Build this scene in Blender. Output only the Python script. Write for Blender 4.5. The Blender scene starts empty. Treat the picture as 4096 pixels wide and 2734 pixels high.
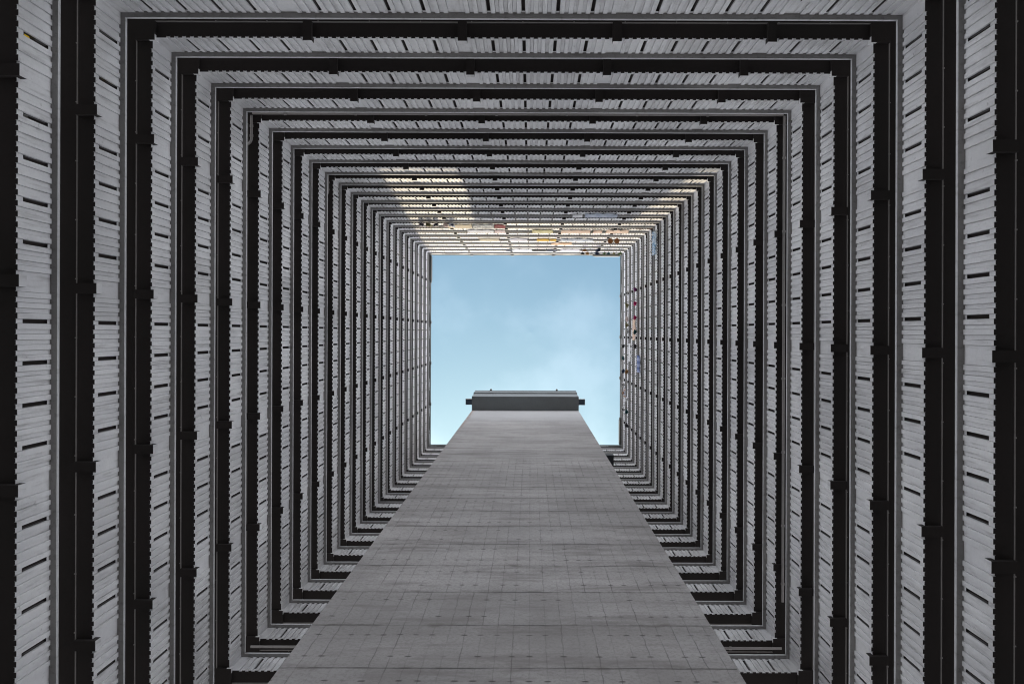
import bpy, bmesh, math, random
from mathutils import Vector, Matrix
R = math.radians
scene = bpy.context.scene
col = scene.collection
rng = random.Random(7)

# ------------------------------------------------------------------ camera
EYE = 1.6
cam_data = bpy.data.cameras.new('camera')
cam = bpy.data.objects.new('camera', cam_data)
col.objects.link(cam)
cam.location = (0, 0, EYE)
cam.rotation_euler = (math.pi, 0, R(-0.19))
cam_data.sensor_width = 36.0
cam_data.lens = 30.71
cam_data.shift_x = -0.0179
cam_data.shift_y = -0.0093
cam_data.clip_start = 0.05
cam_data.clip_end = 6000
scene.camera = cam

# ------------------------------------------------------------------ sky and sun
SUN = Vector((-0.145, 1.0, 2.42)).normalized()
SUN_EL = math.asin(SUN.z)
SUN_ROT = math.atan2(SUN.x, SUN.y)
SKY_TINT = (0.74, 0.97, 0.84, 1.0)
FILL_CLOUD_LOW = (64.0, 66.5, 71.0, 1.0)
FILL_CLOUD_HIGH = (27.0, 28.3, 30.6, 1.0)
world = bpy.data.worlds.new('World')
scene.world = world
world.use_nodes = True
wnt = world.node_tree
sky = wnt.nodes.new('ShaderNodeTexSky')
sky.sky_type = 'NISHITA'
sky.sun_disc = False
sky.sun_elevation = SUN_EL
sky.sun_rotation = SUN_ROT
sky.air_density = 1.0
sky.dust_density = 0.8
sky.ozone_density = 1.0
bg = wnt.nodes['Background']
bg.inputs['Strength'].default_value = 0.10
def wnode(t, **kw):
    n = wnt.nodes.new(t)
    for k, v in kw.items(): setattr(n, k, v)
    return n
w_tc = wnode('ShaderNodeTexCoord')
w_sep = wnode('ShaderNodeSeparateXYZ'); wnt.links.new(w_tc.outputs['Generated'], w_sep.inputs[0])
# clear zenith, bright cloud added out of view lower down to light the walls
w_bank = wnode('ShaderNodeMapRange', interpolation_type='SMOOTHSTEP')
for k, v in (('From Min', 0.945), ('From Max', 0.9900), ('To Min', 1.0), ('To Max', 0.0)): w_bank.inputs[k].default_value = v
wnt.links.new(w_sep.outputs['Z'], w_bank.inputs['Value'])
w_wisp = wnode('ShaderNodeTexNoise'); wnt.links.new(w_tc.outputs['Generated'], w_wisp.inputs['Vector'])
w_wisp.inputs['Scale'].default_value = 9.0; w_wisp.inputs['Detail'].default_value = 5; w_wisp.inputs['Roughness'].default_value = 0.5
w_wr = wnode('ShaderNodeMapRange', interpolation_type='SMOOTHSTEP')
for k, v in (('From Min', 0.42), ('From Max', 0.72), ('To Min', 0.0), ('To Max', 0.022)): w_wr.inputs[k].default_value = v
wnt.links.new(w_wisp.outputs['Fac'], w_wr.inputs['Value'])
w_max = wnode('ShaderNodeMath', operation='MAXIMUM')
wnt.links.new(w_bank.outputs[0], w_max.inputs[0]); wnt.links.new(w_wr.outputs[0], w_max.inputs[1])
w_tint = wnode('ShaderNodeMix', data_type='RGBA', blend_type='MULTIPLY')
w_tint.inputs[0].default_value = 1.0; w_tint.inputs[7].default_value = SKY_TINT
wnt.links.new(sky.outputs['Color'], w_tint.inputs[6])
w_mix = wnode('ShaderNodeMix', data_type='RGBA')
wnt.links.new(w_max.outputs[0], w_mix.inputs[0]); wnt.links.new(w_tint.outputs[2], w_mix.inputs[6])
# the added cloud's glow changes with height, set for light down the well
w_h = wnode('ShaderNodeMapRange', interpolation_type='SMOOTHSTEP')
for k, v in (('From Min', 0.20), ('From Max', 0.95)): w_h.inputs[k].default_value = v
wnt.links.new(w_sep.outputs['Z'], w_h.inputs['Value'])
w_cl = wnode('ShaderNodeMix', data_type='RGBA'); wnt.links.new(w_h.outputs[0], w_cl.inputs[0])
w_cl.inputs[6].default_value = FILL_CLOUD_LOW; w_cl.inputs[7].default_value = FILL_CLOUD_HIGH
w_dot = wnode('ShaderNodeVectorMath', operation='DOT_PRODUCT')
wnt.links.new(w_tc.outputs['Generated'], w_dot.inputs[0]); w_dot.inputs[1].default_value = SUN
w_au = wnode('ShaderNodeMapRange')
for k, v in (('From Min', 0.70), ('From Max', 0.96), ('To Min', 0.2), ('To Max', 1.2)): w_au.inputs[k].default_value = v
wnt.links.new(w_dot.outputs['Value'], w_au.inputs['Value'])
w_sc = wnode('ShaderNodeVectorMath', operation='SCALE')
wnt.links.new(w_cl.outputs[2], w_sc.inputs[0]); wnt.links.new(w_au.outputs[0], w_sc.inputs['Scale'])
wnt.links.new(w_sc.outputs[0], w_mix.inputs[7])
wnt.links.new(w_mix.outputs[2], bg.inputs['Color'])

sun_data = bpy.data.lights.new('sun', 'SUN')
sun_data.energy = 2.0
sun_data.angle = R(0.5)
sun_data.color = (1.0, 0.83, 0.56)
sun = bpy.data.objects.new('sun', sun_data)
col.objects.link(sun)
sun.rotation_euler = SUN.to_track_quat('Z', 'Y').to_euler()
sun.location = (0, 40, 140)

scene.view_settings.view_transform = 'Standard'
scene.view_settings.look = 'None'
scene.view_settings.exposure = 1.05
scene.view_settings.gamma = 1.0
scene.cycles.max_bounces = 16
scene.cycles.diffuse_bounces = 14
scene.cycles.glossy_bounces = 4
scene.cycles.use_denoising = True
scene.cycles.denoising_input_passes = 'RGB_ALBEDO_NORMAL'
scene.cycles.denoising_prefilter = 'ACCURATE'
scene.cycles.filter_width = 1.1

# ------------------------------------------------------------------ materials
class NT:
    """small helper round a node tree"""
    def __init__(s, name):
        s.m = bpy.data.materials.new(name); s.m.use_nodes = True
        s.t = s.m.node_tree; s.b = s.t.nodes['Principled BSDF']
        s.geo = s.t.nodes.new('ShaderNodeNewGeometry')
        s.pos = s.geo.outputs['Position']
    def put(s, sock, v):
        if hasattr(v, 'is_output'): s.t.links.new(v, sock)
        elif v is not None: sock.default_value = v
    def math(s, op, a, b=None, c=None):
        n = s.t.nodes.new('ShaderNodeMath'); n.operation = op
        for i, v in enumerate((a, b, c)): s.put(n.inputs[i], v) if v is not None else None
        return n.outputs[0]
    def sep(s, v):
        n = s.t.nodes.new('ShaderNodeSeparateXYZ'); s.put(n.inputs[0], v); return n.outputs
    def comb(s, x, y, z):
        n = s.t.nodes.new('ShaderNodeCombineXYZ')
        for i, v in enumerate((x, y, z)): s.put(n.inputs[i], v)
        return n.outputs[0]
    def scaled(s, v, sc):
        n = s.t.nodes.new('ShaderNodeVectorMath'); n.operation = 'MULTIPLY'
        s.put(n.inputs[0], v); n.inputs[1].default_value = sc; return n.outputs[0]
    def noise(s, v, scale, detail=4, rough=0.55):
        n = s.t.nodes.new('ShaderNodeTexNoise'); s.put(n.inputs['Vector'], v)
        n.inputs['Scale'].default_value = scale; n.inputs['Detail'].default_value = detail
        n.inputs['Roughness'].default_value = rough; return n.outputs['Fac']
    def white(s, v):
        n = s.t.nodes.new('ShaderNodeTexWhiteNoise'); n.noise_dimensions = '3D'
        s.put(n.inputs['Vector'], v); return n.outputs['Value']
    def ramp(s, f, lo, hi, a=0.0, b=1.0):
        n = s.t.nodes.new('ShaderNodeMapRange'); n.interpolation_type = 'SMOOTHSTEP'
        s.put(n.inputs['Value'], f); n.inputs['From Min'].default_value = lo; n.inputs['From Max'].default_value = hi
        n.inputs['To Min'].default_value = a; n.inputs['To Max'].default_value = b; return n.outputs[0]
    def mix(s, f, a, b):
        n = s.t.nodes.new('ShaderNodeMix'); n.data_type = 'RGBA'
        s.put(n.inputs[0], f)
        for i, v in ((6, a), (7, b)):
            s.put(n.inputs[i], v if hasattr(v, 'is_output') else (*v, 1.0))
        return n.outputs[2]
    def bump(s, h, strength, dist=0.01):
        n = s.t.nodes.new('ShaderNodeBump'); n.inputs['Strength'].default_value = strength
        n.inputs['Distance'].default_value = dist; s.put(n.inputs['Height'], h)
        s.t.links.new(n.outputs[0], s.b.inputs['Normal'])
    def done(s, colour, rough=0.8, spec=0.3, metal=0.0):
        s.put(s.b.inputs['Base Color'], colour if hasattr(colour, 'is_output') else (*colour, 1.0))
        s.put(s.b.inputs['Roughness'], rough)
        s.b.inputs['Specular IOR Level'].default_value = spec
        s.b.inputs['Metallic'].default_value = metal
        return s.m

def weathered(name, c1, c2, dirt, dirt_amt=0.5, rough=0.75, spec=0.25, streak=9.0, bays=0.0):
    n = NT(name)
    big = n.noise(n.pos, 0.35, 4)
    fine = n.noise(n.pos, 14, 5, 0.65)
    st = n.noise(n.scaled(n.pos, (streak, streak, 0.9)), 1.0, 5, 0.6)
    spots = n.noise(n.pos, 5.0, 6, 0.72)
    c = n.mix(n.ramp(big, 0.3, 0.7), c1, c2)
    if bays:                                   # lengths repainted at different times
        x, y, z = n.sep(n.pos)
        wv = n.white(n.comb(n.math('FLOOR', n.math('MULTIPLY', n.math('ADD', x, 0.4), 0.55)), n.math('FLOOR', n.math('MULTIPLY', n.math('ADD', y, 0.2), 0.55)), n.math('FLOOR', n.math('DIVIDE', n.math('SUBTRACT', z, 0.5), 2.7))))
        c = n.mix(n.ramp(wv, 0.55, 1.0, 0.0, bays), c, dirt)
    f = n.math('MULTIPLY', n.ramp(st, 0.5, 0.8), dirt_amt)
    c = n.mix(f, c, dirt)
    g = n.math('MULTIPLY', n.ramp(spots, 0.62, 0.74), dirt_amt * 1.1)
    c = n.mix(g, c, dirt)
    c = n.mix(n.ramp(fine, 0.35, 0.7, 0.0, 0.10), c, dirt)
    n.bump(fine, 0.25, 0.006)
    return n.done(c, rough, spec)

M = {}
M['paint'] = weathered('painted_concrete', (0.82, 0.82, 0.83), (0.68, 0.68, 0.70), (0.33, 0.32, 0.32), 0.65, 0.7, 0.2, 9.0, 0.25)
M['coping'] = weathered('grey_concrete', (0.33, 0.322, 0.315), (0.25, 0.243, 0.238), (0.12, 0.115, 0.11), 0.6)
M['strip'] = weathered('pale_edge', (0.58, 0.58, 0.59), (0.48, 0.48, 0.49), (0.26, 0.25, 0.24), 0.6, 0.65, 0.25)
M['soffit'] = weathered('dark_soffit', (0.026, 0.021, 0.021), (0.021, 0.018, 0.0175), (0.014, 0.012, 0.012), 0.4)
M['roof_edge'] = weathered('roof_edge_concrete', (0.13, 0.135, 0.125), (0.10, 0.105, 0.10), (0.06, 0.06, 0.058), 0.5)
M['underside'] = weathered('shaded_underside', (0.15, 0.147, 0.145), (0.12, 0.118, 0.116), (0.07, 0.068, 0.066), 0.5)  # darker grey for down-facing concrete, shade put into the colour
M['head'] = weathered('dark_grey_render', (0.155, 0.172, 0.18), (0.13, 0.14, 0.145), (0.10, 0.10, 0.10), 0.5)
M['floor'] = weathered('corridor_floor', (0.10, 0.097, 0.095), (0.08, 0.08, 0.078), (0.05, 0.05, 0.05), 0.4)
M['pipe'] = weathered('grey_pipe', (0.30, 0.28, 0.28), (0.25, 0.24, 0.235), (0.14, 0.12, 0.11), 0.4, 0.5, 0.4)
M['ground'] = weathered('pale_paving', (0.085, 0.083, 0.08), (0.07, 0.069, 0.067), (0.05, 0.049, 0.048), 0.4)
M['metal'] = weathered('dark_blue_metal', (0.035, 0.055, 0.085), (0.025, 0.04, 0.065), (0.015, 0.02, 0.03), 0.4, 0.4, 0.5)
M['black'] = weathered('black_metal', (0.012, 0.014, 0.02), (0.010, 0.012, 0.018), (0.02, 0.02, 0.02), 0.3, 0.5, 0.4)

def tower_material():
    n = NT('tower_concrete')
    x, y, z = n.sep(n.pos)
    z = n.math('SUBTRACT', z, EYE)
    warp = n.math('MULTIPLY', n.math('SUBTRACT', n.noise(n.pos, 1.4, 3), 0.5), 0.10)
    warp2 = n.math('MULTIPLY', n.math('SUBTRACT', n.noise(n.pos, 2.3, 3), 0.5), 0.08)
    zz = n.math('ADD', z, warp); xx = n.math('ADD', x, warp2)
    # lift joints, one per storey
    t = n.math('DIVIDE', n.math('SUBTRACT', zz, 47.4 - 2.66 * 20), 2.66)
    fr = n.math('ABSOLUTE', n.math('SUBTRACT', n.math('FRACT', n.math('ADD', t, 0.5)), 0.5))
    joint = n.ramp(fr, 0.003, 0.022, 1.0, 0.0)
    jm = n.ramp(n.noise(n.scaled(n.pos, (0.9, 0.9, 0.5)), 1.0, 4, 0.6), 0.35, 0.62, 0.25, 1.0)
    joint = n.math('MULTIPLY', joint, jm)
    halo = n.math('MULTIPLY', n.ramp(fr, 0.0, 0.12, 1.0, 0.0), n.ramp(n.noise(n.scaled(n.pos, (1.6, 1.6, 3.0)), 1.0, 5, 0.65), 0.48, 0.7))
    # board joints
    u = n.math('DIVIDE', xx, 0.373)
    fu = n.math('ABSOLUTE', n.math('SUBTRACT', n.math('FRACT', n.math('ADD', u, 0.5)), 0.5))
    board = n.ramp(fu, 0.0, 0.05, 1.0, 0.0)
    bm = n.ramp(n.noise(n.scaled(n.pos, (2.6, 2.6, 0.8)), 1.0, 4, 0.65), 0.38, 0.62, 0.30, 1.0)
    cell = n.comb(n.math('ROUND', u), 0.0, n.math('ROUND', n.math('ADD', t, 0.5)))
    bm = n.math('MULTIPLY', bm, n.ramp(n.white(cell), 0.3, 0.8, 0.4, 1.0))
    board = n.math('MULTIPLY', board, bm)
    # tie holes: two rows per storey
    w = n.math('MULTIPLY', t, 2.0)
    fw = n.math('ABSOLUTE', n.math('SUBTRACT', n.math('FRACT', w), 0.5))
    tie = n.math('MULTIPLY', n.ramp(fw, 0.010, 0.040, 1.0, 0.0), n.ramp(fu, 0.08, 0.26, 1.0, 0.0))
    tie = n.math('MULTIPLY', tie, n.ramp(n.white(n.comb(n.math('ROUND', u), 3.0, n.math('FLOOR', w))), 0.25, 0.7, 0.1, 1.0))
    low = n.ramp(z, 46.5, 49.0, 1.0, 0.18)
    board = n.math('MULTIPLY', board, low); tie = n.math('MULTIPLY', tie, low)
    big = n.noise(n.pos, 0.22, 5)
    mid = n.noise(n.scaled(n.pos, (0.5, 0.5, 2.4)), 1.0, 6, 0.65)
    fine = n.noise(n.pos, 16, 5, 0.7)
    panel = n.white(n.comb(n.math('FLOOR', n.math('DIVIDE', x, 1.12)), 1.0, n.math('FLOOR', t)))
    c = n.mix(n.ramp(big, 0.3, 0.7), (0.46, 0.44, 0.435), (0.30, 0.287, 0.283))
    c = n.mix(n.math('MULTIPLY', panel, 0.28), c, (0.47, 0.465, 0.47))
    c = n.mix(n.ramp(mid, 0.46, 0.70, 0.0, 0.75), c, (0.22, 0.205, 0.20))
    c = n.mix(n.math('MULTIPLY', halo, 0.75), c, (0.15, 0.135, 0.125))
    c = n.mix(n.ramp(fine, 0.42, 0.66, 0.0, 0.5), c, (0.22, 0.205, 0.20))
    c = n.mix(n.math('MULTIPLY', joint, 0.8), c, (0.05, 0.046, 0.043))
    c = n.mix(n.math('MULTIPLY', board, 0.58), c, (0.08, 0.074, 0.07))
    c = n.mix(n.math('MULTIPLY', tie, 0.85), c, (0.07, 0.064, 0.06))
    # smooth render on the top lift
    c = n.mix(n.ramp(z, 66.0, 73.0, 0.0, 0.7), c, (0.42, 0.42, 0.43))
    # rust running down the left arris and over the top
    rn = n.noise(n.scaled(n.pos, (3.0, 3.0, 0.5)), 1.0, 5, 0.7)
    rx = n.ramp(x, -5.2, -4.75, 1.0, 0.0)
    rz = n.math('MULTIPLY', n.ramp(z, 58.0, 72.0), n.ramp(z, 78.0, 78.6, 1.0, 0.0))
    rust = n.math('MULTIPLY', n.math('MULTIPLY', rx, rz), n.ramp(rn, 0.35, 0.6))
    r2 = n.math('MULTIPLY', n.ramp(n.math('ABSOLUTE', n.math('ADD', x, 3.15)), 0.15, 0.75, 1.0, 0.0), n.math('MULTIPLY', n.ramp(z, 79.6, 81.4), n.ramp(z, 82.2, 83.4, 1.0, 0.0)))
    r2 = n.math('MULTIPLY', r2, n.ramp(n.noise(n.scaled(n.pos, (6.0, 6.0, 0.7)), 1.0, 4, 0.7), 0.42, 0.62))
    c = n.mix(n.math('MULTIPLY', n.math('MAXIMUM', rust, r2), 0.7), c, (0.22, 0.10, 0.04))
    pil = n.math('MULTIPLY', n.math('SINE', n.math('MULTIPLY', n.math('FRACT', u), math.pi)), n.math('SINE', n.math('MULTIPLY', n.math('FRACT', n.math('MULTIPLY', t, 4.0)), math.pi)))
    h = n.math('SUBTRACT', n.math('ADD', n.math('MULTIPLY', fine, 0.6), n.math('MULTIPLY', pil, n.math('MULTIPLY', low, 1.2))), n.math('MULTIPLY', n.math('ADD', joint, board), 1.5))
    n.bump(h, 0.5, 0.012)
    return n.done(c, 0.75, 0.3)
M['tower'] = tower_material()

def cloth(name, c1, c2=None, kind='plain', scale=9.0):
    n = NT(name); c2 = c2 or c1
    tc = n.t.nodes.new('ShaderNodeTexCoord').outputs['Object']
    if kind == 'plain':
        f = n.ramp(n.noise(tc, 3.0, 4), 0.35, 0.65)
    elif kind == 'floral':
        f = n.ramp(n.noise(tc, scale, 3, 0.6), 0.49, 0.53)
    elif kind == 'stripe':
        x, y, z = n.sep(tc); f = n.ramp(n.math('FRACT', n.math('MULTIPLY', y, scale)), 0.45, 0.55)
    else:
        v = n.t.nodes.new('ShaderNodeTexVoronoi'); n.put(v.inputs['Vector'], tc); v.inputs['Scale'].default_value = scale
        f = n.ramp(v.outputs['Distance'], 0.3, 0.4)
    n.bump(n.noise(tc, 30, 3), 0.2, 0.004)
    return n.done(n.mix(f, c1, c2), 0.9, 0.1)

# ------------------------------------------------------------------ mesh helpers
class MB:
    def __init__(s): s.v = []; s.f = []; s.m = []
    def quad(s, pts, mi=0):
        i = len(s.v); s.v += [tuple(p) for p in pts]; s.f.append(tuple(range(i, i + len(pts)))); s.m.append(mi)
    def box(s, x0, x1, y0, y1, z0, z1, mi=0, under=None):
        P = [(x0,y0,z0),(x1,y0,z0),(x1,y1,z0),(x0,y1,z0),(x0,y0,z1),(x1,y0,z1),(x1,y1,z1),(x0,y1,z1)]
        i = len(s.v); s.v += P
        for k, f in enumerate(((0,3,2,1),(4,5,6,7),(0,1,5,4),(1,2,6,5),(2,3,7,6),(3,0,4,7))):
            s.f.append(tuple(i + a for a in f)); s.m.append(under if (k == 0 and under is not None) else mi)
    def tube(s, pts, r, n=8, mi=0, caps=True):
        pts = [Vector(p) for p in pts]; rings = []
        up = Vector((0, 0, 1))
        for i, p in enumerate(pts):
            a = pts[max(i - 1, 0)]; b = pts[min(i + 1, len(pts) - 1)]
            t = (b - a).normalized()
            e = t.cross(up if abs(t.z) < 0.95 else Vector((1, 0, 0))).normalized(); g = e.cross(t)
            k = len(s.v)
            for j in range(n):
                q = 2 * math.pi * j / n
                s.v.append(tuple(p + r * (math.cos(q) * e + math.sin(q) * g)))
            rings.append(k)
        for a, b in zip(rings, rings[1:]):
            for j in range(n):
                s.f.append((a + j, a + (j + 1) % n, b + (j + 1) % n, b + j)); s.m.append(mi)
        if caps:
            s.f.append(tuple(rings[0] + j for j in range(n))); s.m.append(mi)
            s.f.append(tuple(rings[-1] + j for j in reversed(range(n)))); s.m.append(mi)
    def prism(s, prof, a, b, ma, mb, mi=0):
        """profile of (d, z) run along v from a to b; ma / mb: mitre that end with the neighbouring wing"""
        n = len(prof); i = len(s.v)
        for d, z in prof: s.v.append((-d, a - (d if ma else 0), z))
        for d, z in prof: s.v.append((-d, b + (d if mb else 0), z))
        for j in range(n):
            k = (j + 1) % n
            s.f.append((i + j, i + k, i + n + k, i + n + j)); s.m.append(mi[j] if isinstance(mi, (list, tuple)) else mi)
        m0 = mi[0] if isinstance(mi, (list, tuple)) else mi
        if not ma: s.f.append(tuple(i + j for j in range(n))); s.m.append(m0)
        if not mb: s.f.append(tuple(i + n + j for j in reversed(range(n)))); s.m.append(m0)
    def mesh(s, name, mats, merge=True, smooth=False):
        me = bpy.data.meshes.new(name)
        me.from_pydata(s.v, [], s.f)
        for m in mats: me.materials.append(M[m] if isinstance(m, str) else m)
        me.polygons.foreach_set('material_index', s.m)
        if merge:
            b = bmesh.new(); b.from_mesh(me)
            bmesh.ops.remove_doubles(b, verts=b.verts, dist=1e-5)
            bmesh.ops.recalc_face_normals(b, faces=b.faces)
            b.to_mesh(me); b.free()
        if smooth: me.polygons.foreach_set('use_smooth', [True] * len(me.polygons))
        me.update()
        return me

def add(name, me, parent=None, loc=(0, 0, 0), rotz=0.0):
    o = bpy.data.objects.new(name, me); col.objects.link(o)
    o.location = loc; o.rotation_euler = (0, 0, rotz)
    if parent: o.parent = parent
    return o
def tag(o, label, cat, group=None, kind=None):
    if label: o['label'] = label
    if cat: o['category'] = cat
    if group: o['group'] = group
    if kind: o['kind'] = kind
    return o

# ------------------------------------------------------------------ dimensions (metres)
A = 8.39                       # half the width of the light well at the coping edge
CX, CY = -0.43, 1.58           # centre of the well seen from the camera's spot
H = 2.70                       # storey height
ZP0 = 15.20 + EYE              # underside of the lowest balcony band in view
NK = 23
TOPC = 1.18                    # coping top above the band's underside
BAY = 3.64
BR = [-6.09, -2.45, 1.19, 4.83]
TH = 4.755                     # half width of the lift tower (centred on the bottom wing)
KS = list(range(-5, NK))

# ------------------------------------------------------------------ corrugated balcony band
def ribs_full():
    g = []; p = BAY / 19.66
    slots = []; plains = []
    ends = BR + [A + 0.07]
    for b, e in zip(ends, ends[1:]):
        pitch = (e - b - 1.40) / 12.0
        for k in range(-3, 16):
            c = b + 0.70 + pitch * k
            g.append(c)
            if k in (0, 4, 8, 12): slots.append(c)
    # short bay at the other corner
    pitch = 0.98 / 5
    for k in range(-3, 8):
        c = BR[0] - 0.73 - pitch * k
        if c > -A - 0.02: g.append(c)
        if k in (0, 5): slots.append(c)
    return sorted(g), slots, BR
def ribs_bottom():
    g = []; slots = []
    for s in (-1, 1):
        for k in range(-2, 20):
            c = s * (7.79 - 0.1868 * k)
            g.append(c)
            if k % 4 == 0 and k >= 0: slots.append(c)
    return sorted(g), slots, []

def parapet_mesh(ranges, ribs, name):
    cents, slots, brs = ribs
    slotset = set(round(c, 4) for c in slots)
    mb = MB(); DF = 0.11; DB = 0.20; DEP = 0.028; w = 0.046; sl = 0.008
    for (a, b, ma, mt) in ranges:
        va = a - (DF if ma else 0); vb = b + (DF if mt else 0)
        segs = []                      # (v0, v1, dep0, dep1, slot)
        marks = []
        for c in cents:
            if c - w < a + 0.12 or c + w > b - 0.12: continue
            if any(abs(c - q) < 0.20 for q in brs): continue
            marks.append((c - w, c + w, round(c, 4) in slotset))
        for q in brs:
            if a < q < b: marks.append((q - 0.185, q + 0.185, False))
        marks.sort()
        cur = va
        for (m0, m1, s) in marks:
            if m0 < cur + 0.004: m0 = cur + 0.004
            segs.append((cur, m0, 0, 0, False))
            g = 0.009; e = DEP + .022
            segs.append((m0, m0 + .003, 0, e, False))
            segs.append((m0 + .003, m0 + g, e, DEP, False))
            segs.append((m0 + g, m1 - g, DEP, DEP, s))
            segs.append((m1 - g, m1 - .003, DEP, e, False))
            segs.append((m1 - .003, m1, e, 0, False))
            cur = m1
        segs.append((cur, vb, 0, 0, False))
        for n, (v0, v1, d0, d1, s) in enumerate(segs):
            w0 = v0 - (DB - DF if (n == 0 and ma) else 0); w1 = v1 + (DB - DF if (n == len(segs) - 1 and mt) else 0)
            def row(z0, z1, e):
                mb.quad([(-(DF + d0 + e), v0, z0), (-(DF + d1 + e), v1, z0), (-(DF + d1 + e), v1, z1), (-(DF + d0 + e), v0, z1)])
            row(0, 0.2, -0.005)
            mb.quad([(-(DF + d0 - .005), v0, .2), (-(DF + d1 - .005), v1, .2), (-(DF + d1), v1, .2), (-(DF + d0), v0, .2)])
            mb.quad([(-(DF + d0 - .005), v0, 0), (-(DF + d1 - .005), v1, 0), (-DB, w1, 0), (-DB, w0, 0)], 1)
            if not s:
                row(.2, 1.10, 0)
                mb.quad([(-DB, w0, 0), (-DB, w1, 0), (-DB, w1, 1.10), (-DB, w0, 1.10)])
            else:
                row(.2, .205, 0); row(1.0, 1.10, 0)
                for z0, z1 in ((0, .205), (1.0, 1.10)):
                    mb.quad([(-DB, w0, z0), (-DB, w1, z0), (-DB, w1, z1), (-DB, w0, z1)])
                x0 = -(DF + d0); x1 = -DB
                mb.quad([(x0, v0, .205), (x0, v1, .205), (x1, v1, .205), (x1, v0, .205)], 1)  # slot reveals take the dark soffit colour, shade painted into the recess
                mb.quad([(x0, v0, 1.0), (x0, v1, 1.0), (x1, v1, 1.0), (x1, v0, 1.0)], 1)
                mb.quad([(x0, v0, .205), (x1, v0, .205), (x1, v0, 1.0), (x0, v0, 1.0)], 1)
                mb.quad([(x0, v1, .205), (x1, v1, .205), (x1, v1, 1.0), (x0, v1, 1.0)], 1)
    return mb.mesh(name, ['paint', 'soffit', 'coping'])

def prism_mesh(name, ranges, profs, mats):
    mb = MB()
    for r in ranges:
        for prof, mi in profs: mb.prism(prof, r[0], r[1], r[2], r[3], mi)
    return mb.mesh(name, mats)

COPING = [([(.004, 1.085), (.22, 1.092), (.22, 1.17), (.205, 1.18), (.012, 1.18), (.0, 1.165)], [0, 1, 1, 1, 1, 1])]  # down-facing side coloured darker than the lip to carry its shade
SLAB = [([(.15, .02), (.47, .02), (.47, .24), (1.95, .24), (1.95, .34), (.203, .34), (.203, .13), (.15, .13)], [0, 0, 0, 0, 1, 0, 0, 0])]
def conduit_mesh(ranges):
    mb = MB()
    for (a, b, ma, mt) in ranges:
        d = .50
        mb.tube([(-d, a - (d if ma else 0), .055), (-d, b + (d if mt else 0), .055)], .022, 6)
        v = a + 0.9
        while v < b - 0.4:
            mb.box(-d - .03, -d + .028, v - .012, v + .012, .03, .13); v += 1.21
    return mb.mesh('conduit', ['pipe'])

FULL = [(-A, A, True, True)]
SPLIT = [(-A, -TH + .12, True, False), (TH - .12, A, False, True)]
KITS = {}
for key, ranges, ribs in (('full', FULL, ribs_full()), ('first', SPLIT[:1], ribs_bottom()), ('second', SPLIT[1:], ribs_bottom())):
    KITS[key] = dict(parapet=parapet_mesh(ranges, ribs, 'parapet'),
                     coping=prism_mesh('coping', ranges, COPING, ['coping', 'strip', 'underside']),
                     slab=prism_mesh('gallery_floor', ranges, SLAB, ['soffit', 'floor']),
                     conduit=conduit_mesh(ranges))
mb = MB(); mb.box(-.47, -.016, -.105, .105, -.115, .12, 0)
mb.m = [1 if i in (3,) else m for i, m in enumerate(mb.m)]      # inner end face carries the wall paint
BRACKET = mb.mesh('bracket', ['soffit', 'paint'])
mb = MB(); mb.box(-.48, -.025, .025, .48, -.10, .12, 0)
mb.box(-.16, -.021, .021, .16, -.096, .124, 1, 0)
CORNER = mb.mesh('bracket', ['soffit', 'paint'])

# roof edge: low wall with long and short drainage gaps under a rail
def roof_edge_mesh(ranges, bulge):
    mb = MB()
    for (a, b, ma, mt) in ranges:
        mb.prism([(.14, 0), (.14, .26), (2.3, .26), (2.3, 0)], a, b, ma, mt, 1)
        mb.prism([(.14, .78), (.26, .78), (.26, 1.12), (.14, 1.12)], a, b, ma, mt, 0)
        mb.prism([(.10, 1.12), (.30, 1.12), (.30, 1.2), (.10, 1.2)], a, b, ma, mt, 0)
        v = a + .25
        k = 0
        lo = a - (.14 if ma else 0)
        cuts = []
        while v < b - 1.0:
            cuts.append((v, v + .10)); cuts.append((v + .22, v + 1.55)); cuts.append((v + 1.67, v + 1.80)); v += 2.3
        for c0, c1 in cuts:
            mb.box(-.26, -.14, lo, c0, .26, .78); lo = c1
        mb.box(-.26, -.14, lo, b + (.14 if mt else 0), .26, .78)
    if bulge:
        mb.box(-.14, .01, -A + .02, BR[0] - .1, .35, 1.10, 0)
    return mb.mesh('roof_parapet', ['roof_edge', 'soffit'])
mb = MB(); mb.box(-.5, .0, -.12, .12, .45, .80, 0); mb.box(-.3, -.02, -.07, .07, .80, .98, 0)
STUB = mb.mesh('roof_beam_end', ['roof_edge'])

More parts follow.
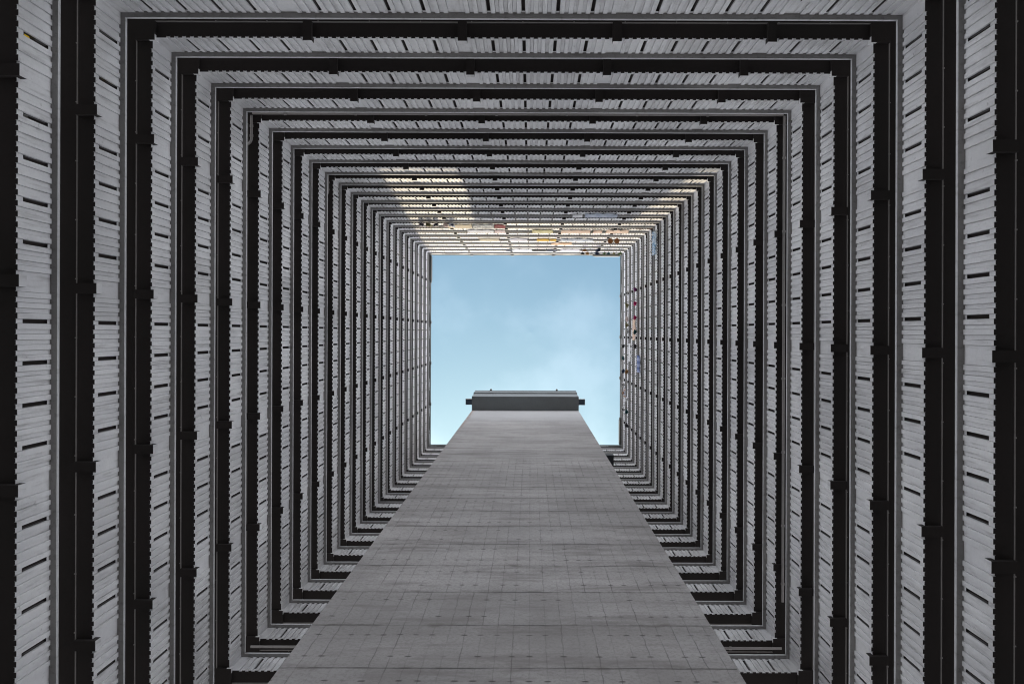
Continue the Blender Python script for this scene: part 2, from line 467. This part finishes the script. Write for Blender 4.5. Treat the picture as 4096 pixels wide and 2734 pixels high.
# ------------------------------------------------------------------ the four wings
WINGS = {
    'left':   (0, 'full', 'shaded left wing of ribbed white balcony bands, a yellow bag in its lowest slots'),
    'top':    (1, 'full', 'upper wing of ribbed balcony bands with two sunlit patches and hanging bedding'),
    'right':  (2, 'full', 'right wing of ribbed white balcony bands with clothes hung on its highest storeys'),
    'bottom': (3, 'split', 'lower wing of balcony bands mostly hidden behind the bare concrete lift tower'),
}
wing = {}
def wing_matrix(q):
    rot = Matrix.Rotation(q * math.pi / 2, 4, 'Z')
    return Matrix.Translation((CX, CY, 0)) @ rot @ Matrix.Translation((-A, 0, 0))
for side, (q, kit, label) in WINGS.items():
    w = bpy.data.objects.new('apartment_wing', None); col.objects.link(w)
    w.matrix_world = wing_matrix(q)
    tag(w, label, 'building', 'wings round the square light well')
    wing[side] = w
    for k, K in [(k, KITS[n]) for k in KS for n in (['full'] if kit == 'full' else ['first', 'second'])]:
        z = ZP0 + H * k
        fl = add('gallery_floor', K['slab'], w, (0, 0, z))
        add('conduit', K['conduit'], fl)
        pa = add('parapet', K['parapet'], w, (0, 0, z))
        add('coping', K['coping'], pa)
        if k >= -1:
            if kit == 'full':
                for b in BR: add('bracket', BRACKET, fl, (0, b, 0))
            if K is not KITS['first']: add('bracket', CORNER, fl, (0, A, 0))
    z = ZP0 + H * NK
    for rr_ in ([FULL] if kit == 'full' else [SPLIT[:1], SPLIT[1:]]):
        rp = add('roof_parapet', roof_edge_mesh(rr_, kit == 'full'), w, (0, 0, z))
    if kit == 'full':
        for b in BR: add('roof_beam_end', STUB, rp, (0, b, 0))
    mb = MB()
    for b in [-A - 1.0] + BR + [A + 1.0]:
        if kit == 'split' and abs(b) < TH + .4: continue
        mb.box(-1.94, -1.62, b - .16, b + .16, 0, z)
    add('column', mb.mesh('column', ['coping']), w)

# ------------------------------------------------------------------ drain pipes slung under three galleries
def drain(side, k, pts, collars, r=.042):
    z = ZP0 + H * k
    mb = MB(); mb.tube(pts, r, 10)
    p = add('drain_pipe', mb.mesh('drain_pipe', ['pipe'], smooth=True), wing[side], (0, 0, z))
    for (v, d) in collars:
        mc = MB(); mc.tube([(-d, v - .035, -.165), (-d, v + .035, -.165)], r + .018, 10)
        add('pipe_collar', mc.mesh('pipe_collar', ['pipe']), p)
def bend(p, q, c, n=6):
    """quarter bend from p to q round the corner c"""
    p, q, c = Vector(p), Vector(q), Vector(c)
    return [((1 - t) ** 2) * p + 2 * t * (1 - t) * c + t * t * q for t in [i / n for i in range(n + 1)]]
D = .31; DZ = -.165
# top wing: along the whole gallery, turning at its right corner; storey five and nine
for k in (5, 9):
    drain('top', k, [(-D, -A - .28, DZ), (-D, A + .28, DZ)], [(v, D) for v in (-6.2, -3.9, -1.6, .7, 3.0, 5.3, 7.6)])
    drain('left', k, bend((-D, -A - .22, DZ), (-D, -A - .1, DZ), (-D, -A - .31, DZ), 4) + [Vector((-D, -A + .42, DZ))] +
          bend((-D, -A + .48, DZ), (-D - .22, -A + .66, .06), (-D, -A + .66, DZ)), [(-A + .1, D), (-A + .42, D)])
drain('right', 5, [(-D, A + .28, DZ), (-D, -A + 1.2, DZ)], [(v, D) for v in (7.3, 4.9, 2.5, .1, -2.3, -4.7, -6.6)])
drain('bottom', 5, [(-D, -A - .28, DZ), (-D, -TH, DZ)], [(-7.0, D)])
drain('bottom', 5, [(-D, TH, DZ), (-D, A + .28, DZ)], [(7.0, D)])

# ------------------------------------------------------------------ lift tower
ty0 = 6.97; tx0, tx1 = CX - TH, CX + TH
tower = bpy.data.objects.new('lift_tower', None); col.objects.link(tower)
tower.location = (CX, ty0, 0)
tag(tower, 'windowless grey concrete lift tower rising up the bottom wall with an overhanging top', 'tower')
def tw(name, build, mats, parent=tower):
    mb = MB(); build(mb); o = add(name, mb.mesh(name, mats), parent)
    return o
zs = 78.03 + EYE
tw('shaft', lambda m: m.box(-TH, TH, 0, 5.6, 0, zs), ['tower'])
def head(m):
    y = -1.246
    m.box(-TH - .02, TH + .02, y, 5.6, zs, zs + 3.57)                        # lower course
    m.box(-TH - .10, TH + .06, y - .09, 5.5, zs + 3.57, zs + 6.1)            # upper course stands a little proud
    m.box(-TH - .13, TH + .09, y - .12, y + .4, zs + 6.1, zs + 6.25)
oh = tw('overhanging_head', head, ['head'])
for x in (-3.35, 3.0):
    mb = MB(); mb.tube([(x, -1.42, zs + 6.25), (x, -1.42, zs + 6.65)], .10, 10)
    mb.box(x - .05, x + .05, -1.43, -1.2, zs + 6.2, zs + 6.26)
    add('vent_knob', mb.mesh('vent_knob', ['pipe']), oh)
def spout(m, s):
    x0, x1 = (TH + .02, TH + .56) if s > 0 else (-TH - .56, -TH - .02)
    y0, y1 = -.98, -.52; z = zs + .15; e = .03
    m.box(x0, x1, y0, y1, z + .02, z + .5, 1)
    m.box(x0 - e, x1 + e, y0 - e, y0, z, z + .53, 0); m.box(x0 - e, x1 + e, y1, y1 + e, z, z + .53, 0)
    m.box(x0 - e, x0, y0, y1, z, z + .53, 0); m.box(x1, x1 + e, y0, y1, z, z + .53, 0)
for s in (-1, 1):
    tw('side_box', lambda m: spout(m, s), ['pipe', 'metal'], oh)
mb = MB(); mb.box(0, .47, .03, .64, 0, .62, 0); mb.box(-.0, .49, .01, .66, .62, .66, 1)
mb.box(.05, .42, .10, .57, -.012, 0, 0)
bx = add('wall_box', mb.mesh('wall_box', ['black', 'strip']), None, (tx1 + .002, ty0, 50.0 + EYE))
tag(bx, 'dark box fixed to the right side of the grey concrete tower', 'vent box')

# ------------------------------------------------------------------ ground
mb = MB(); mb.quad([(-3000, -3000, 0), (3000, -3000, 0), (3000, 3000, 0), (-3000, 3000, 0)])
tag(add('ground', mb.mesh('ground', ['ground'])), None, None, None, 'structure')

# ------------------------------------------------------------------ washing and bedding
def place(o, side, v, z):
    o.matrix_world = wing_matrix(WINGS[side][0]) @ Matrix.Translation((0, v, z))
def uv(side, a, b):
    """run along the wall: world x for the top wing, world y for the right wing, to the wing's own v"""
    c = CX if side == 'top' else CY
    return sorted((c - a, c - b))
ZC = lambda k: ZP0 + H * k + TOPC

def sheet(name, side, k, a, b, length, mat, label, cat, group='bedding and cloths hung over the balcony copings', sag=0.0, flare=-0.125, wob=0.02, lift=0.0):
    v0, v1 = uv(side, a, b); n = max(10, int((v1 - v0) / .07)); vm = (v0 + v1) / 2
    r = random.Random(int(a * 997) + k); ph = [r.uniform(0, 6.3) for _ in range(5)]
    mb = MB(); grid = []
    path = [(.30, -.30), (.27, -.05), (.245, .012), (.12, .018), (-.02, .015), (-.035, -.02)]
    steps = 8
    for i in range(n + 1):
        t = i / n; v = v0 + (v1 - v0) * t - vm; rowv = []
        L = length * (1 + .10 * math.sin(3.1 * t * math.pi + ph[0]) + .06 * math.sin(9 * t + ph[1])) + sag * math.sin(math.pi * t)
        pp = list(path)
        for j in range(1, steps + 1):
            q = j / steps
            wv = wob * q * (math.sin(17 * t + ph[2]) + .6 * math.sin(41 * t + ph[3]) + .4 * math.sin(5 * q + 23 * t + ph[4]))
            pp.append((-.05 - flare * q ** 1.1 - wv, -.02 - L * q))
        for (d, z) in pp: rowv.append((-d, v, z + lift))
        grid.append(rowv)
    m = len(grid[0])
    for i in range(n):
        for j in range(m - 1):
            mb.quad([grid[i][j], grid[i + 1][j], grid[i + 1][j + 1], grid[i][j + 1]])
    me = mb.mesh(name, [mat], smooth=True)
    o = add(name, me); place(o, side, vm, ZC(k))
    sm = o.modifiers.new('thickness', 'SOLIDIFY'); sm.thickness = .012; sm.offset = 0
    return tag(o, label, cat, group)

def garment(name, side, k, a, b, mat, label, cat, top=.35, length=.75, d=-.20, sleeves=True, trousers=False, group='clothes drying on hangers outside the balconies', turn=None):
    """a shirt, or trousers folded over the bar, on a wire hanger with its hook"""
    v0, v1 = uv(side, a, b); w = (v1 - v0) / 2; vm = (v0 + v1) / 2
    r = random.Random(int(a * 613) + k * 7); ph = r.uniform(0, 6.3)
    root = bpy.data.objects.new(name, None); col.objects.link(root); place(root, side, vm, ZC(k))
    root.matrix_world = root.matrix_world @ Matrix.Translation((-d, 0, top)) @ Matrix.Rotation(turn if turn is not None else r.uniform(-.45, .45), 4, 'Z')
    if trousers:
        rows = [(.0, .80), (.06, .86), (.3, .84), (.55, .90), (.8, .95), (1.0, .92)]
    elif sleeves:
        rows = [(.0, .30), (.05, .62), (.14, .98), (.30, 1.0), (.36, .74), (.6, .70), (.85, .74), (1.0, .76)]
    else:
        rows = [(.0, .28), (.05, .55), (.12, .72), (.25, .66), (.45, .68), (.75, .80), (1.0, .88)]
    n = 12; mb = MB(); rings = []
    for (q, f) in rows:
        ring = []
        for j in range(2 * n):
            th = math.pi * j / n
            cv = math.cos(th); sv = math.sin(th)
            thick = (.05 + .06 * q) * (1 + .35 * math.sin(5 * cv * 2 + ph + 3 * q))
            ring.append((sv * thick + .03 * q * math.sin(4 * cv + ph), cv * w * f, -length * q - .02 * math.sin(7 * cv + ph) * q))
        rings.append(ring)
    for ra, rb in zip(rings, rings[1:]):
        for j in range(2 * n):
            jj = (j + 1) % (2 * n); mb.quad([ra[j], ra[jj], rb[jj], rb[j]])
    mb.quad(rings[0])
    mb2 = MB()
    for rg in (rings[-1],):
        c = Vector((0, 0, -length + .10))
        for j in range(2 * n): mb.quad([rg[j], rg[(j + 1) % (2 * n)], tuple(c)])
    add('trousers' if trousers else 'garment_body', mb.mesh('garment_body', [mat], smooth=True), root)
    mh = MB(); mh.tube([(0, -w * .55, -.03), (0, 0, .03), (0, w * .55, -.03)], .008, 5)
    mh.tube([(0, 0, .03), (0, 0, .09), (-.02, 0, .13), (-.05, 0, .14), (-.07, 0, .11)], .006, 5)
    mh.tube([(-.06, 0, .125), (-.62, 0, .16)], .010, 6)
    add('hanger', mh.mesh('hanger', ['pipe']), root)
    return tag(root, label, cat, group)

C = {
    'cream': cloth('cream_cloth', (.72, .62, .46), (.66, .55, .40)),
    'whitepat': cloth('white_patterned_cloth', (.75, .75, .74), (.32, .33, .34), 'dots', 7),
    'darkred': cloth('dark_red_cloth', (.22, .015, .03), (.15, .012, .03)),
    'white': cloth('white_cloth', (.80, .80, .82), (.72, .72, .74)),
    'pinkwhite': cloth('pink_white_cloth', (.78, .58, .56), (.80, .74, .72), 'floral', 6),
    'olive': cloth('pale_olive_cloth', (.66, .60, .36), (.50, .45, .24)),
    'pinkbeige': cloth('pink_beige_cloth', (.74, .56, .45), (.68, .50, .40)),
    'beigepat': cloth('beige_patterned_cloth', (.70, .63, .48), (.45, .38, .26), 'floral', 14),
    'greywhite': cloth('grey_white_cloth', (.70, .68, .72), (.55, .53, .58)),
    'yellow': cloth('golden_yellow_cloth', (.72, .46, .08), (.60, .34, .05)),
    'bluepat': cloth('blue_grey_patterned_cloth', (.30, .35, .45), (.62, .62, .60), 'floral', 8),
    'orangebeige': cloth('orange_beige_cloth', (.72, .48, .30), (.62, .38, .24), 'floral', 5),
    'greyblue': cloth('grey_blue_cloth', (.52, .56, .64), (.40, .44, .54)),
    'floral': cloth('blue_white_floral_cloth', (.10, .24, .42), (.74, .78, .80), 'floral', 11),
    'navy': cloth('navy_cloth', (.012, .02, .05), (.02, .035, .07)),
    'dark': cloth('dark_cloth', (.02, .02, .022), (.04, .04, .045)),
    'blue': cloth('blue_cloth', (.13, .17, .34), (.30, .35, .52), 'stripe', 2.2),
    'purple': cloth('purple_cloth', (.16, .03, .12), (.10, .02, .09)),
    'magenta': cloth('magenta_cloth', (.42, .02, .12), (.30, .015, .09)),
    'teal': cloth('dark_teal_cloth', (.012, .05, .06), (.02, .07, .08)),
    'darkwhite': cloth('black_white_cloth', (.03, .03, .05), (.78, .77, .76), 'floral', 7),
    'olivegreen': cloth('olive_green_cloth', (.13, .12, .06), (.30, .27, .16), 'floral', 7),
    'navywhite': cloth('navy_white_cloth', (.03, .04, .09), (.72, .74, .80), 'dots', 5),
    'pinkgrey': cloth('pale_pink_cloth', (.62, .46, .44), (.72, .62, .60)),
    'brown': cloth('brown_cloth', (.30, .16, .06), (.22, .11, .04)),
    'green': cloth('dark_green_cloth', (.05, .11, .04), (.12, .16, .08), 'floral', 8),
    'grey': cloth('grey_cloth', (.32, .33, .34), (.45, .46, .47)),
    'skin': cloth('skin', (.52, .33, .24)),
    'hair': cloth('black_hair', (.012, .011, .011)),
    'shirt': cloth('blue_patterned_shirt', (.22, .28, .46), (.66, .70, .80), 'floral', 14),
    'yellowbag': cloth('yellow_plastic', (.80, .58, .02), (.70, .46, .02)),
}
S = sheet
S('towel', 'top', 13, 2.46, 3.03, .42, C['white'], 'small white towel over a coping beside the wide grey blue blanket', 'towel', wob=.012)
S('blanket', 'top', 13, 3.18, 5.08, .62, C['greyblue'], 'wide grey blue blanket draped in swags over a shaded upper coping', 'blanket', sag=.28, wob=.03)
S('bed_sheet', 'top', 15, -5.34, -3.80, .80, C['cream'], 'cream bed sheet, leftmost of three cloths hung in one row', 'bed sheet', sag=.06)
S('quilt', 'top', 15, -3.76, -2.39, .95, C['whitepat'], 'white and grey dotted quilt between the cream sheet and the dark red cloth', 'quilt', wob=.03)
S('cloth', 'top', 15, -2.34, -1.63, .90, C['darkred'], 'dark red cloth hung over a coping at the right of the dotted quilt', 'cloth')
S('bed_sheet', 'top', 16, -4.29, -2.50, .62, C['white'], 'plain white bed sheet hung one row below the dotted quilt', 'bed sheet', sag=.15)
S('cloth', 'top', 16, -2.43, -1.73, .60, C['pinkwhite'], 'pale pink and white cloth right beside the plain white bed sheet', 'cloth')
S('bedspread', 'top', 16, .10, 1.52, .66, C['olive'], 'pale olive bedspread hanging alone near the middle of its row', 'bedspread', sag=.16)
S('bed_sheet', 'top', 16, 2.06, 4.04, .68, C['pinkbeige'], 'long flat pinkish beige sheet hung with straight lower edge', 'bed sheet', wob=.015)
S('pillowcase', 'top', 16, 4.25, 4.86, .66, C['pinkbeige'], 'short pinkish beige cloth between two longer sheets of its colour', 'pillowcase', wob=.015)
S('bed_sheet', 'top', 16, 5.10, 6.62, .92, C['pinkbeige'], 'pinkish beige sheet with wavy folds nearest the right corner', 'bed sheet', wob=.04)
S('quilt', 'top', 18, -3.79, -2.33, .70, C['beigepat'], 'beige flowered quilt hung at the left of the white and grey sheet', 'quilt', wob=.015)
S('bed_sheet', 'top', 18, -1.56, -.24, .66, C['greywhite'], 'pale grey white sheet sagging between the beige and the yellow cloths', 'bed sheet', sag=.22)
S('bedspread', 'top', 18, .46, 1.36, .66, C['yellow'], 'golden yellow cloth, the wider of the yellow pair', 'bedspread', wob=.012)
S('cloth', 'top', 18, 1.45, 1.90, .56, C['yellow'], 'narrow golden yellow cloth, the smaller of the yellow pair', 'cloth', wob=.012)
S('quilt', 'top', 18, 2.20, 4.59, .80, C['bluepat'], 'long blue grey patterned quilt at the right of the yellow cloths', 'quilt', wob=.04)
S('bedspread', 'top', 19, 1.60, 3.17, .62, C['orangebeige'], 'orange beige cloth hung one row under the blue grey quilt', 'bedspread')
S('cloth', 'top', 21, -2.03, -1.56, .55, C['navy'], 'small navy cloth left of the two longest cloths on the top row', 'cloth')
S('bed_sheet', 'top', 21, -1.52, .10, .52, C['white'], 'white sheet on the top row between navy and charcoal cloths', 'bed sheet', sag=.1)
S('cloth', 'top', 21, .16, 1.27, .5, C['dark'], 'charcoal cloth on the top row beside the white sheet', 'cloth')
S('blanket', 'top', 21, 1.34, 2.20, .62, C['navy'], 'wide navy blanket bulging over the top row coping', 'blanket', wob=.035)
S('bed_sheet', 'top', 21, 2.49, 4.10, .6, C['greywhite'], 'pale sheet on the top row right of the wide navy blanket', 'bed sheet', sag=.12, wob=.03)
S('blanket', 'right', 15, -6.55, -5.03, .95, C['floral'], 'blue and white flowered blanket hung in the upper right corner', 'blanket', wob=.03)
S('bed_sheet', 'right', 20, .86, 2.31, .50, C['white'], 'crumpled white sheet hung lengthwise on the right wing', 'bed sheet', wob=.045)
S('bed_sheet', 'right', 19, -1.04, .57, .72, C['pinkbeige'], 'pale beige sheet folded over a right wing coping', 'bed sheet', wob=.03)
S('blanket', 'right', 18, 1.66, 2.93, .95, C['blue'], 'dull blue striped blanket hung on the right wing', 'blanket')

G = garment
G('shirt', 'top', 14, -6.95, -6.53, C['darkwhite'], 'black and white shirt, leftmost of the five clothes in sun', 'shirt')
G('shirt', 'top', 14, -6.53, -6.08, C['olivegreen'], 'olive green shirt, second of the five clothes in sun', 'shirt')
G('blouse', 'top', 14, -6.04, -5.66, C['darkwhite'], 'black and white blouse hanging just right of the olive shirt', 'blouse', sleeves=False)
G('blouse', 'top', 14, -5.44, -5.07, C['pinkgrey'], 'pale pink blouse hanging left of a navy dotted shirt', 'blouse', sleeves=False)
G('shirt', 'top', 14, -5.12, -4.66, C['navywhite'], 'navy and white dotted shirt, rightmost of the five clothes in sun', 'shirt', length=.85)
G('jacket', 'top', 20, 4.17, 4.55, C['brown'], 'tan brown jacket hung outside the top wing near its right', 'jacket', length=.6)
G('jacket', 'top', 20, 5.20, 5.66, C['navy'], 'navy jacket hung right of the tan brown jacket', 'jacket', length=.6)
row = [(4.18, 4.5, 'dark', 'black shirt'), (4.57, 4.91, 'brown', 'brown shirt'), (4.94, 5.21, 'grey', 'grey shirt'), (5.30, 5.80, 'navy', 'broad navy shirt'),
       (6.02, 6.30, 'green', 'dark green shirt'), (6.36, 6.67, 'teal', 'dark teal shirt'), (6.84, 7.07, 'olivegreen', 'olive patterned shirt'), (7.30, 7.66, 'green', 'dark green shirt nearest the right corner')]
for a, b, m, n in row:
    lab = n + ' on hanger in the crowded top row of clothes' if 'corner' not in n else n + ', last of the top row'
    if n == 'dark green shirt': lab = 'dark green shirt between navy and teal shirts in the top row'
    G('shirt', 'top', 21, a, b, C[m], lab, 'shirt', length=.6, top=.28)
rr = [(20, -3.41, -2.98, 'darkwhite', 'black and white shirt, highest of the clothes near the right rim'),
      (20, -2.44, -1.96, 'olivegreen', 'olive and cream shirt below a black and white one on the right wing'),
      (20, -1.34, -.88, 'pinkgrey', 'pale pink shirt hung on the right wing above two dark ones'),
      (20, -.82, -.39, 'olivegreen', 'mottled olive shirt between a pale pink and a grey one'),
      (20, -.37, .12, 'grey', 'grey shirt hung just above the crumpled white sheet on the right wing'),
      (20, 2.91, 3.34, 'brown', 'brown jacket hung just under the crumpled white sheet'),
      (18, -3.40, -3.03, 'purple', 'deep purple shirt hung above the two magenta shirts'),
      (18, -2.35, -1.98, 'magenta', 'magenta shirt next to the purple shirt'),
      (18, -1.31, -.94, 'magenta', 'magenta shirt next to a dark teal shirt'),
      (18, -.26, .14, 'teal', 'dark teal shirt between a magenta shirt and a black one'),
      (18, .79, 1.22, 'dark', 'black shirt just above the dull blue striped blanket'),
      (21, .92, 1.31, 'dark', 'black shirt near the right rim beside the crumpled white sheet'),
      (21, 1.93, 2.32, 'teal', 'dark teal shirt near the right rim beside the crumpled white sheet'),
      (21, 2.99, 3.41, 'navy', 'navy shirt near the right rim next to the brown jacket'),
      (21, 4.12, 4.53, 'darkwhite', 'black and white shirt hanging just above the leaning person'),
      (20, 5.15, 5.52, 'white', 'small white shirt hung one storey below the leaning person'),
      (21, 6.17, 6.58, 'darkwhite', 'black and white shirt hanging just below the leaning person'),
      (20, 6.14, 6.54, 'teal', 'dark teal shirt under the small white shirt'),
      (20, 7.24, 7.64, 'dark', 'black shirt, lowest of the clothes on the right wing')]
for k, a, b, m, lab in rr:
    G('shirt' if 'jacket' not in lab else 'jacket', 'right', k, a, b, C[m], lab, 'shirt' if 'jacket' not in lab else 'jacket', length=.62, top=.30)

# two round bamboo trays hung up to dry
for i, x in enumerate((5.67, 6.13)):
    mb = MB(); n = 20
    for j in range(n):
        a0, a1 = 2 * math.pi * j / n, 2 * math.pi * (j + 1) / n
        p = lambda rr, a, z: (rr * math.cos(a), rr * math.sin(a), z)
        mb.quad([p(0, 0, 0), p(.155, a0, .012), p(.155, a1, .012)])
        for (r0, z0), (r1, z1) in (((.155, .012), (.185, .0)), ((.185, .0), (.19, .055)), ((.19, .055), (.165, .06)), ((.165, .06), (.155, .022))):
            mb.quad([p(r0, a0, z0), p(r1, a0, z1), p(r1, a1, z1), p(r0, a1, z0)])
        mb.quad([p(0, 0, .022), p(.155, a1, .022), p(.155, a0, .022)])
    v = CX - x
    root = bpy.data.objects.new('bamboo_tray', None); col.objects.link(root)
    place(root, 'top', v, ZC(17) - .25)
    root.matrix_world = root.matrix_world @ Matrix.Translation((.30, 0, 0))
    tr = cloth('bamboo_weave', (.30, .14, .06), (.20, .09, .04), 'dots', 40)
    add('tray', mb.mesh('tray', [tr]), root)
    mh = MB(); mh.tube([(-.30, 0, .10), (.24, 0, .08)], .010, 6)
    for s in (-1, 1): mh.tube([(0, s * .17, .05), (0, 0, .10)], .005, 5)
    add('hanging_rod', mh.mesh('hanging_rod', ['pipe']), root)
    tag(root, ('left' if i == 0 else 'right') + ' one of two round brown bamboo trays hung side by side', 'tray', 'round bamboo trays')

# strings of brown dried leaves along a coping
mb = MB(); r = random.Random(3)
for i in range(46):
    v = r.uniform(-.52, .52); z = r.uniform(-.14, .03); d = r.uniform(.02, .12); s = r.uniform(.03, .06); q = r.uniform(0, 3.1)
    c = Vector((d, v, z)); e = Vector((.3, math.cos(q), math.sin(q))) * s; f = Vector((.5, -math.sin(q), math.cos(q))) * s * .5
    mb.quad([c - e, c - f, c + e, c + f])
mb.tube([(.06, -.55, .03), (.06, .55, .03)], .008, 5)
gl = add('leaf_garland', mb.mesh('leaf_garland', [cloth('dried_leaves', (.20, .09, .05), (.12, .05, .03))], merge=False))
place(gl, 'top', CX - 7.38, ZC(15))
tag(gl, 'string of brown dried leaves along the coping near the right corner', 'garland')

# yellow bags behind the slots of the left wing
for k, y, w, lab in ((0, -5.20, .32, 'yellow plastic bag seen through the highest slot of the outermost left band'),
                     (1, -5.16, .12, 'small yellow plastic bag seen through a slot of the second left band')):
    mb = MB(); n = 10; rg = random.Random(k)
    for i in range(n):
        for j in range(6):
            def P(i, j):
                a = 2 * math.pi * (i % n) / n; t = j / 6; rr = math.sin(math.pi * (.12 + .76 * t)) ** .6
                q = .85 + .3 * abs(math.sin(i * 2.7 + j * 1.9))
                return (-.085 * rr * q * math.cos(a), w * .5 * rr * q * math.sin(a), .40 * t + .02 * math.sin(3 * a))
            mb.quad([P(i, j), P(i + 1, j), P(i + 1, j + 1), P(i, j + 1)])
    o = add('plastic_bag', mb.mesh('plastic_bag', [C['yellowbag']])); place(o, 'left', y - CY, ZP0 + H * k + .342)
    o.matrix_world = o.matrix_world @ Matrix.Translation((-.33, 0, 0))
    tag(o, lab, 'bag', 'yellow bags behind the left wing slots')

# ------------------------------------------------------------------ person leaning over the coping of the right wing
def person():
    root = bpy.data.objects.new('person', None); col.objects.link(root)
    v = CY - 5.05
    place(root, 'right', v, ZP0 + H * 21 + .25)
    # local: +x into the well, y along the wall
    J = {'pelvis': (-.50, 0, .92), 'chest': (-.22, 0, 1.18), 'neck': (.02, 0, 1.24), 'head0': (.07, 0, 1.24), 'skull': (.17, 0, 1.25), 'crown': (.25, 0, 1.26),
         'sl': (-.03, -.19, 1.20), 'el': (.02, -.34, 1.02), 'hl': (.06, -.22, .97), 'sr': (-.03, .19, 1.20), 'er': (.02, .34, 1.02), 'hr': (.06, .22, .97),
         'kl': (-.52, -.12, .48), 'fl': (-.56, -.12, .06), 'tl': (-.42, -.13, .03), 'hipl': (-.50, -.11, .84),
         'kr': (-.52, .12, .48), 'fr': (-.56, .12, .06), 'tr': (-.42, .13, .03), 'hipr': (-.50, .11, .84)}
    rad = {'pelvis': .15, 'chest': .17, 'neck': .06, 'head0': .07, 'skull': .105, 'crown': .08, 'sl': .075, 'sr': .075, 'el': .05, 'er': .05, 'hl': .035, 'hr': .035,
           'hipl': .095, 'hipr': .095, 'kl': .06, 'kr': .06, 'fl': .045, 'fr': .045, 'tl': .035, 'tr': .035}
    def grow(name, keys, edges, extra, mat, root_key, label=None):
        me = bpy.data.meshes.new(name); ix = {k: i for i, k in enumerate(keys)}
        me.from_pydata([J[k] for k in keys], [(ix[a], ix[b]) for a, b in edges], [])
        me.materials.append(mat)
        o = add(name, me, root)
        o.modifiers.new('skin', 'SKIN'); o.modifiers.new('smooth', 'SUBSURF').levels = 2
        o.modifiers['smooth'].render_levels = 2
        for k, i in ix.items():
            sv = me.skin_vertices[0].data[i] if me.skin_vertices else None
            if sv:
                sv.radius = (rad[k] + extra, rad[k] + extra); sv.use_root = (k == root_key)
        return o
    def ensure(name, keys, edges, extra, mat, root_key):
        b = bmesh.new(); lay = b.verts.layers.skin.verify()
        vs = {}
        for k in keys:
            q = b.verts.new(J[k]); q[lay].radius = (rad[k] + extra, rad[k] + extra); q[lay].use_root = (k == root_key); vs[k] = q
        for a, c in edges: b.edges.new((vs[a], vs[c]))
        me = bpy.data.meshes.new(name); b.to_mesh(me); b.free(); me.materials.append(mat)
        o = add(name, me, root); o.modifiers.new('skin', 'SKIN'); s = o.modifiers.new('smooth', 'SUBSURF'); s.levels = s.render_levels = 2
        return o
    rad.update({'f': .009})
    keys = list(J); edges = [('pelvis', 'chest'), ('chest', 'neck'), ('neck', 'head0'), ('head0', 'skull'), ('skull', 'crown'), ('chest', 'sl'), ('sl', 'el'), ('el', 'hl'),
        ('chest', 'sr'), ('sr', 'er'), ('er', 'hr'), ('pelvis', 'hipl'), ('hipl', 'kl'), ('kl', 'fl'), ('fl', 'tl'), ('pelvis', 'hipr'), ('hipr', 'kr'), ('kr', 'fr'), ('fr', 'tr')]
    # fingers and thumbs resting on the coping
    for h, s in (('hl', 1), ('hr', -1)):
        hx, hy, hz = J[h]
        for i, (dy, ln) in enumerate(((-.030, .055), (-.010, .065), (.010, .062), (.030, .048))):
            a, b = h + 'a%d' % i, h + 'b%d' % i
            J[a] = (hx + .05, hy + dy, hz - .01); J[b] = (hx + .05 + ln, hy + dy * 1.2, hz - .03); rad[a] = .010; rad[b] = .008
            keys += [a, b]; edges += [(h, a), (a, b)]
        a = h + 't'; J[a] = (hx + .03, hy + s * .06, hz - .015); rad[a] = .010; keys.append(a); edges.append((h, a))
    # nose and ears
    for nme, p in (('nose', (.20, 0, 1.14)), ('earl', (.15, -.108, 1.24)), ('earr', (.15, .108, 1.24))):
        J[nme] = p; rad[nme] = .016; keys.append(nme); edges.append(('skull', nme))
    ensure('body', keys, edges, 0, C['skin'], 'pelvis')
    k2 = ['pelvis', 'chest', 'sl', 'el', 'sr', 'er']
    ensure('shirt', k2, [('pelvis', 'chest'), ('chest', 'sl'), ('sl', 'el'), ('chest', 'sr'), ('sr', 'er')], .022, C['shirt'], 'chest')
    k3 = ['pelvis', 'hipl', 'kl', 'fl', 'hipr', 'kr', 'fr']
    ensure('trousers', k3, [('pelvis', 'hipl'), ('hipl', 'kl'), ('kl', 'fl'), ('pelvis', 'hipr'), ('hipr', 'kr'), ('kr', 'fr')], .016, C['dark'], 'pelvis')
    b = bmesh.new(); bmesh.ops.create_uvsphere(b, u_segments=16, v_segments=12, radius=.128)
    for q in list(b.verts):
        if q.co.z < -.045 and q.co.x > -.03: b.verts.remove(q)
    me = bpy.data.meshes.new('hair'); b.to_mesh(me); b.free(); me.materials.append(C['hair'])
    hr = add('hair', me, root, (.175, 0, 1.265)); hr.modifiers.new('thickness', 'SOLIDIFY').thickness = .012
    eb = MB()
    for s in (-1, 1): eb.tube([(.19, s * .038, 1.152), (.19, s * .038, 1.142)], .011, 8)
    add('eyes', eb.mesh('eyes', [C['hair']]), root)
    mo = MB(); mo.tube([(.115, -.022, 1.152), (.112, 0, 1.148), (.115, .022, 1.152)], .006, 6)
    add('mouth', mo.mesh('mouth', [C['magenta']]), root)
    tag(root, 'black haired person in a blue patterned shirt leaning over the right wing parapet', 'person')
person()
